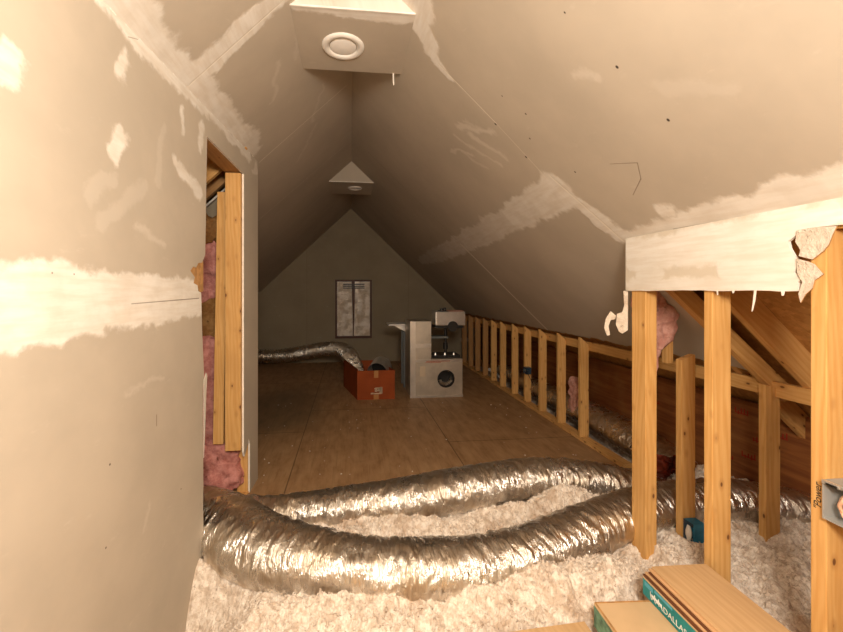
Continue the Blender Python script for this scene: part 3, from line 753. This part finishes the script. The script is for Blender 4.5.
# ivory plate at the gable's right
bm = bmesh.new(); lohi(bm, (2.40, YG - .008, .395), (2.60, YG, .475), 0, .003)
tag(link('wall_plate_cover', bm, M['plate']), 'small pale rectangular cover plate low on the right of the gable wall', 'cover plate')

# ------------------------------------------------------------------ cardboard box
cb = empty('cardboard_box', (.36, 5.315, 0), 'open orange-brown cardboard box with white print holding the foil hose end', 'box')
def wallbox(bm, x0, x1, y0, y1, h, t=.006, sh=0.):
    pass
bw, bd, bh = .26, .80, .40
bm = bmesh.new()
skew = -.20
def sk(bm):
    for v in bm.verts: v.co.x += skew * max(0, v.co.y) / bd
lohi(bm, (-bw, 0, 0), (bw, .008, bh)); lohi(bm, (-bw, bd - .008, 0), (bw, bd, bh)); lohi(bm, (-bw, .008, 0), (-bw + .008, bd - .008, bh)); lohi(bm, (bw - .008, .008, 0), (bw, bd - .008, bh)); lohi(bm, (-bw + .008, .008, 0), (bw - .008, bd - .008, .008))
sk(bm); link('carton', bm, M['card'], cb)
bm = bmesh.new(); bx(bm, (-bw + .016, bd * .5, bh + .0), (.006, bd * .96, .05), Matrix.Rotation(radians(-20), 3, 'Y')); sk(bm); link('flap', bm, M['card'], cb)
bm = bmesh.new(); lohi(bm, (-.03, -.002, bh - .10), (.03, -.0005, bh)); link('tape', bm, M['tape'], cb)
bm = bmesh.new(); lohi(bm, (-.035, -.002, 0), (.035, -.0005, .07)); link('tape', bm, M['tape'], cb)
bm = bmesh.new(); rr = random.Random(2)
for k in range(16):
    x_ = rr.uniform(-.07, .05); z_ = rr.uniform(.08, .15)
    lohi(bm, (x_, -.003, z_), (x_ + rr.uniform(.015, .04), -.0008, z_ + rr.uniform(.008, .02)))
lohi(bm, (-.075, -.003, .075), (.075, -.0008, .09)); lohi(bm, (.06, -.003, .08), (.085, -.0008, .17)); lohi(bm, (-.01, -.003, .15), (.08, -.0008, .165))
link('white_print', bm, M['paperlabel'], cb)
# round metal collar in the box
def ring_mesh(R, r_in, depth, seg=40):
    bm = bmesh.new(); o = []
    for (r, y) in ((R, 0), (R, depth), (r_in, depth), (r_in, 0)):
        o.append([bm.verts.new((r * cos(2 * pi * q / seg), y, r * sin(2 * pi * q / seg))) for q in range(seg)])
    for a in range(4):
        for q in range(seg): bm.faces.new((o[a][q], o[(a + 1) % 4][q], o[(a + 1) % 4][(q + 1) % seg], o[a][(q + 1) % seg]))
    return bm
co = link('duct_collar', ring_mesh(.15, .142, .25), M['galv_bright'], None, (.39, 5.5, .33), smooth=False)
co.rotation_euler = (radians(12), 0, radians(-20)); tag(co, 'round sheet metal collar standing up out of the cardboard box', 'duct collar')
bm = bmesh.new(); cyl(bm, (0, .2, 0), (0, .21, 0), .14, seg=32); link('damper_disc', bm, M['black'], co)

# ------------------------------------------------------------------ sheet metal plenum
pl = empty('sheet_metal_plenum', (1.215, 5.33, 0), 'galvanised L-shaped sheet metal duct box with a round hole standing on the floor', 'duct box')
bm = bmesh.new()
o_ = [(-.375, 0), (.375, 0), (.375, .54), (-.075, .54), (-.075, 1.075), (-.375, 1.075)]
a = [bm.verts.new((x, 0, z)) for x, z in o_]; c = [bm.verts.new((x, .5, z)) for x, z in o_]
bm.faces.new(a); bm.faces.new(c[::-1])
for k in range(6): bm.faces.new((a[k], c[k], c[(k + 1) % 6], a[(k + 1) % 6]))
bmesh.ops.recalc_face_normals(bm, faces=bm.faces)
bmesh.ops.bevel(bm, geom=[e for e in bm.edges], offset=.004, segments=1, affect='EDGES')
body = link('plenum_body', bm, M['galv'], pl)
bm = bmesh.new(); cyl(bm, (.135, -.05, .26), (.135, .3, .26), .118, seg=48)
cut = link('cutter', bm, M['galv'])
cut.location = (1.215, 5.33, 0)
md = body.modifiers.new('b', 'BOOLEAN'); md.object = cut; md.operation = 'DIFFERENCE'; md.solver = 'EXACT'
dg = bpy.context.evaluated_depsgraph_get(); me = bpy.data.meshes.new_from_object(body.evaluated_get(dg)); body.modifiers.clear(); body.data = me
bpy.data.objects.remove(cut)
bm = ring_mesh(.124, .110, .06); o = link('hole_collar', bm, M['black'], pl, (.135, -.006, .26))
bm = bmesh.new(); cyl(bm, (0, 0, 0), (0, .01, 0), .109, seg=40); link('hole_back', bm, M['black'], o, (0, .2, 0))
bm = bmesh.new()
for k in range(9):
    an = radians(200 + k * 17); p = Vector((.085 * cos(an), .03 + .004 * k, .085 * sin(an) * .9))
    bx(bm, p, (.012, .05, .035), Matrix.Rotation(-an + pi / 2, 3, 'Y'))
link('foil_liner', bm, M['foil_thin'], o)
bm = bmesh.new(); lohi(bm, (-.378, -.008, .002), (-.30, -.001, 1.073), 0, .001); lohi(bm, (-.30, -.005, .50), (.37, -.001, .535), 0, .001); lohi(bm, (-.38, -.006, .0), (.38, -.001, .03), 0, .001); link('folded_seam', bm, M['galv_bright'], pl)
bm = bmesh.new(); lohi(bm, (-.24, -.004, .30), (-.16, -.0005, .44)); link('paper_tag', bm, M['plate'], pl)
bm = bmesh.new(); bx(bm, (.02, -.004, .512), (.34, .004, .012)); bx(bm, (-.05, -.004, .495), (.22, .004, .01)); link('red_marking', bm, plain('faded_red', (.45, .16, .1), .6), pl)
bm = bmesh.new(); lohi(bm, (-.30, -.006, .70), (-.08, -.001, .76)); link('band', bm, M['galv_bright'], pl)

# bench machine standing on the plenum
bmch = empty('bench_drill', (1.345, 5.58, .5405), 'bench machine with a silver head on a thin column standing on the sheet metal box', 'machine')
bm = bmesh.new(); lohi(bm, (-.22, -.16, 0), (.24, .16, .035), 0, .008); link('base', bm, M['black'], bmch)
for x_ in (-.12, .02, .15):
    bm = bmesh.new(); cyl(bm, (x_, -.12, .035), (x_, -.12, .065), .02, .012, 16); link('knob', bm, M['galv_bright'], bmch)
bm = bmesh.new(); cyl(bm, (.06, 0, .035), (.06, 0, .47), .02, seg=20); cyl(bm, (.06, 0, .1), (.06, 0, .2), .035, seg=20); link('column', bm, M['black'], bmch)
bm = bmesh.new(); lohi(bm, (-.20, -.10, .27), (.08, .10, .30), 0, .005); link('table', bm, M['greyleg'], bmch)
bm = bmesh.new(); lohi(bm, (-.12, -.14, .46), (.32, .14, .66), 0, .012)
link('head', bm, M['galv_bright'], bmch)
bm = bmesh.new(); cyl(bm, (.13, -.155, .45), (.13, -.12, .45), .075, seg=28); lohi(bm, (-.12, -.13, .42), (.30, .13, .455), 0, .005); link('motor_pulley', bm, M['black'], bmch)
bm = bmesh.new(); cyl(bm, (-.0, 0, .66), (-.0, 0, .70), .03, seg=16); lohi(bm, (-.05, -.02, .66), (.07, .02, .675)); cyl(bm, (.05, 0, .66), (.05, 0, .715), .018, seg=16); link('knob', bm, M['black'], bmch)
bm = bmesh.new(); lohi(bm, (.09, -.10, .66), (.30, .06, .675), 0, .003); link('cover_strip', bm, plain('dull_red', (.4, .2, .15), .5), bmch)
# small pedestal table left of it
tb = empty('pedestal_table', (.87, 6.08, 0), 'small pale-topped stand on grey legs left of the sheet metal box', 'table')
bm = bmesh.new(); lohi(bm, (-.28, -.2, .965), (.25, .2, .99), 0, .008); link('tabletop', bm, M['white'], tb)
bm = bmesh.new()
v = [bm.verts.new(p) for p in ((-.20, -.1, .965), (.2, -.1, .965), (.2, -.1, .86), (0, -.1, .86), (-.2, .1, .965), (.2, .1, .965), (.2, .1, .86), (0, .1, .86))]
for f in ((0, 1, 2, 3), (7, 6, 5, 4), (0, 4, 5, 1), (1, 5, 6, 2), (2, 6, 7, 3), (3, 7, 4, 0)): bm.faces.new([v[k] for k in f])
link('bracket', bm, M['galv_bright'], tb)
for (x_, y_) in ((-.02, -.13), (.10, -.13), (-.02, .13), (.10, .13)):
    bm = bmesh.new(); lohi(bm, (x_ - .022, y_ - .022, 0), (x_ + .022, y_ + .022, .86), 0, .003); link('leg', bm, M['greyleg'], tb)

# ------------------------------------------------------------------ flooring cartons in front
def rotz(o, a): o.rotation_euler = (0, 0, a)
ca = empty('flooring_carton', (1.36, .925, .215), 'opened long flooring carton with teal printed side and planks, on top by the studs', 'carton', None, radians(-2))
Lc = .59; wA = .142
bm = bmesh.new(); lohi(bm, (-wA, -Lc, 0), (wA, Lc, .075), 0, .003); link('carton_body', bm, M['cardtan'], ca)
bm = bmesh.new(); lohi(bm, (-wA - .0015, -Lc, .002), (-wA - .0003, Lc - .004, .068)); link('teal_side_print', bm, M['teal'], ca)
bm = bmesh.new(); lohi(bm, (-wA - .0025, Lc - .06, .045), (-wA - .0016, Lc - .015, .062)); lohi(bm, (-wA - .0025, Lc - .16, .056), (-wA - .0016, Lc - .07, .066)); link('light_blue_print', bm, M['tealblue'], ca)
for k, (zz, mm, dx, dl) in enumerate(((.0752, 'stripdark', .0, 0), (.0822, 'striplight', .010, .0), (.0892, 'stripdark', .018, .01), (.0962, 'striplight', .026, .0))):
    bm = bmesh.new(); lohi(bm, (-wA + dx, -Lc, zz), (wA - .003, Lc - dl, zz + .0069), 0, .001); link('plank', bm, M[mm], ca)
bm = bmesh.new(); lohi(bm, (-wA + .036, -Lc, .1033), (wA - .002, Lc - .004, .114), 0, .0015); lohi(bm, (wA - .08, -Lc + .03, .114), (wA - .002, -Lc + .4, .1142)); link('top_plank', bm, M['wood_clean'], ca)
bm = bmesh.new(); lohi(bm, (.03, .22, .1135), (.10, .232, .1145)); link('hand_slot', bm, M['stripdark'], ca)
t = text_mesh('DALLAS', .032, M['white'], None, Matrix.Identity(4), 'side_lettering')
t.parent = ca; t.matrix_local = Matrix.Translation((-wA - .0022, Lc - .115, .016)) @ Matrix(((0, 0, -1, 0), (-1, 0, 0, 0), (0, 1, 0, 0), (0, 0, 0, 1)))
# thin script squiggle before the block word
cu = bpy.data.curves.new('sq', 'CURVE'); cu.dimensions = '3D'; cu.bevel_depth = .0011; sp = cu.splines.new('POLY'); sp.points.add(60)
for k in range(61):
    s_ = k / 60; sp.points[k].co = (-wA - .0022, Lc - .05 - s_ * .06 + .004 * sin(k * .9), .03 + .011 * sin(k * .9 + 1.2) * (1.4 if k % 20 < 6 else .6), 1)
to = bpy.data.objects.new('sq', cu); COL.objects.link(to); dg = bpy.context.evaluated_depsgraph_get(); me = bpy.data.meshes.new_from_object(to.evaluated_get(dg)); bpy.data.objects.remove(to)
me.materials.clear(); me.materials.append(M['white']); so = bpy.data.objects.new('script_lettering', me); COL.objects.link(so); so.parent = ca

cb2 = empty('flooring_carton', (1.195, .955, .115), 'closed tan carton with a faded green side, lower one left of the opened carton', 'carton', None, radians(-3.5))
bm = bmesh.new(); lohi(bm, (-.225, -.53, 0), (.26, .53, .098), 0, .004); link('carton_body', bm, M['cardtan'], cb2)
bm = bmesh.new(); lohi(bm, (-.2265, -.53, .004), (-.2252, .525, .088)); link('green_side_print', bm, plain('faded_green_print', (.12, .24, .17), .6, 0, .3, .5, 30), cb2)
bm = bmesh.new(); lohi(bm, (-.222, .522, .0975), (.257, .529, .0992)); lohi(bm, (-.224, -.53, .0975), (-.217, .525, .0992)); link('worn_edge', bm, M['torn'], cb2)

# plywood scrap at the very front
bm = bmesh.new(); v_ = [(-.1, .9), (.985, .9), (.985, 1.535), (.66, 1.52), (.28, 1.50), (-.1, 1.48)]
a = [bm.verts.new((x, y, .085)) for x, y in v_]; c = [bm.verts.new((x, y, .103)) for x, y in v_]
bm.faces.new(a[::-1]); bm.faces.new(c)
for k in range(6): bm.faces.new((a[k], a[(k + 1) % 6], c[(k + 1) % 6], c[k]))
tag(link('plywood_scrap', bm, M['wood_clean']), 'light plywood sheet edge at the bottom of the view in front of the insulation', 'board')

# ------------------------------------------------------------------ electrical boxes
def elec_box(name, origin, size, mat, open_axis, label, inner, t=.004):
    """open box; opening faces -x"""
    e = empty(name, origin, label, 'electrical box')
    sx, sy, sz = size; bm = bmesh.new()
    lohi(bm, (sx - t, 0, 0), (sx, sy, sz)); lohi(bm, (0, 0, 0), (sx - t, t, sz)); lohi(bm, (0, sy - t, 0), (sx - t, sy, sz)); lohi(bm, (0, t, 0), (sx - t, sy - t, t)); lohi(bm, (0, t, sz - t), (sx - t, sy - t, sz))
    link('box_shell', bm, M[mat], e)
    return e
gb = elec_box('junction_box', (XN - .018, .985, .765), (.075, .112, .125), 'grey', 0, 'open grey metal electrical box with wires fixed to the side of the right post', None)
def wire(pts, r, mat, par, name='wire'):
    cu = bpy.data.curves.new('w', 'CURVE'); cu.dimensions = '3D'; cu.bevel_depth = r; cu.bevel_resolution = 3
    C = catmull(pts, 40); sp = cu.splines.new('POLY'); sp.points.add(40)
    for k, c in enumerate(C): sp.points[k].co = (*c, 1)
    to = bpy.data.objects.new('w', cu); COL.objects.link(to); dg = bpy.context.evaluated_depsgraph_get(); me = bpy.data.meshes.new_from_object(to.evaluated_get(dg)); bpy.data.objects.remove(to)
    me.materials.clear(); me.materials.append(M[mat])
    for p in me.polygons: p.use_smooth = True
    o = bpy.data.objects.new(name, me); COL.objects.link(o); o.parent = par; return o
wire([(.03, .06, .12), (.0, .055, .09), (.005, .07, .06), (.02, .06, .03), (.01, .04, .02)], .006, 'copper', gb)
wire([(.04, .03, .12), (.01, .04, .10), (.0, .05, .07), (.01, .03, .04), (.03, .02, .03)], .006, 'white', gb)
wire([(.05, .07, .11), (.02, .075, .08), (.02, .08, .05), (.005, .06, .03)], .004, 'copper', gb)
bm = bmesh.new(); bx(bm, (.01, .085, .118), (.03, .03, .006)); bx(bm, (-.002, .085, .121), (.006, .05, .012)); link('box_clamp', bm, M['galv_bright'], gb)
# handwriting
mt = Matrix.Translation((XN - .0008, 1.112, .775)) @ Matrix(((0, 0, -1, 0), (0, 1, 0, 0), (1, 0, 0, 0), (0, 0, 0, 1)))
hw = text_mesh('"Power', .030, M['ink'], None, Matrix.Identity(4), 'handwriting', .0003, .25)
hw.parent = pst; hw.matrix_basis = pst.matrix_basis.inverted() @ mt
# blue boxes
bb = elec_box('outlet_box', (1.87, 1.925, .095), (.07, .062, .125), 'blue', 0, 'bright blue plastic outlet box on the short stud with the slanted top', None)
bm = bmesh.new(); bmesh.ops.create_uvsphere(bm, u_segments=20, v_segments=14, radius=1)
for v in bm.verts: v.co = Vector((v.co.x * .012 + .004, v.co.y * .018 + .034, v.co.z * .045 * (1 + .2 * cos(v.co.z * 6)) + .06))
link('white_compound_blob', bm, M['gyp'], bb, smooth=True)
bm = bmesh.new(); lohi(bm, (-.004, .0, .108), (.0, .06, .126), 0, .001); lohi(bm, (-.003, .045, 0), (.0, .062, .126), 0, .001); link('box_flange', bm, M['darkblue'], bb)
bb2 = elec_box('outlet_box', (XK - .02, 4.78, .42), (.07, .08, .085), 'darkblue', 0, 'small dark blue box on the far knee wall', None)
bm = bmesh.new(); lohi(bm, (-.004, .01, .035), (.0, .03, .065)); lohi(bm, (-.004, .045, .03), (.0, .06, .06)); link('white_terminal', bm, M['galv_bright'], bb2)
wire([(.02, .08, .04), (.0, .14, .03), (.0, .16, -.02)], .005, 'black', bb2, 'cable')
wire([(.03, .0, .05), (-.02, -.06, .06), (.0, -.1, -.02), (.04, -.12, -.1)], .004, 'black', bb2, 'cable')
# loose bright wires behind studs
# ------------------------------------------------------------------ dark red sheet in the eave
bm = bmesh.new(); N1 = 40; g = []
for j in range(N1 + 1):
    row = []
    for i in range(N1 + 1):
        u, v = i / N1, j / N1
        x = 2.12 + .30 * u; y = 2.62 - .05 * v + .03 * sin(u * 9); z = .10 + .22 * v * (1 - .35 * abs(u - .45)) + .03 * noise.noise(Vector((u * 5, v * 5, 2)))
        y += .04 * noise.noise(Vector((u * 6, v * 6, 8)))
        row.append(bm.verts.new((x, y, z)))
    g.append(row)
for j in range(N1):
    for i in range(N1): bm.faces.new((g[j][i], g[j][i + 1], g[j + 1][i + 1], g[j + 1][i]))
r_ = bmesh.ops.solidify(bm, geom=list(bm.faces), thickness=.004)
tag(link('plastic_sheet', bm, M['redsheet'], smooth=True), 'crumpled dark red sheet lying behind the near studs', 'sheet')
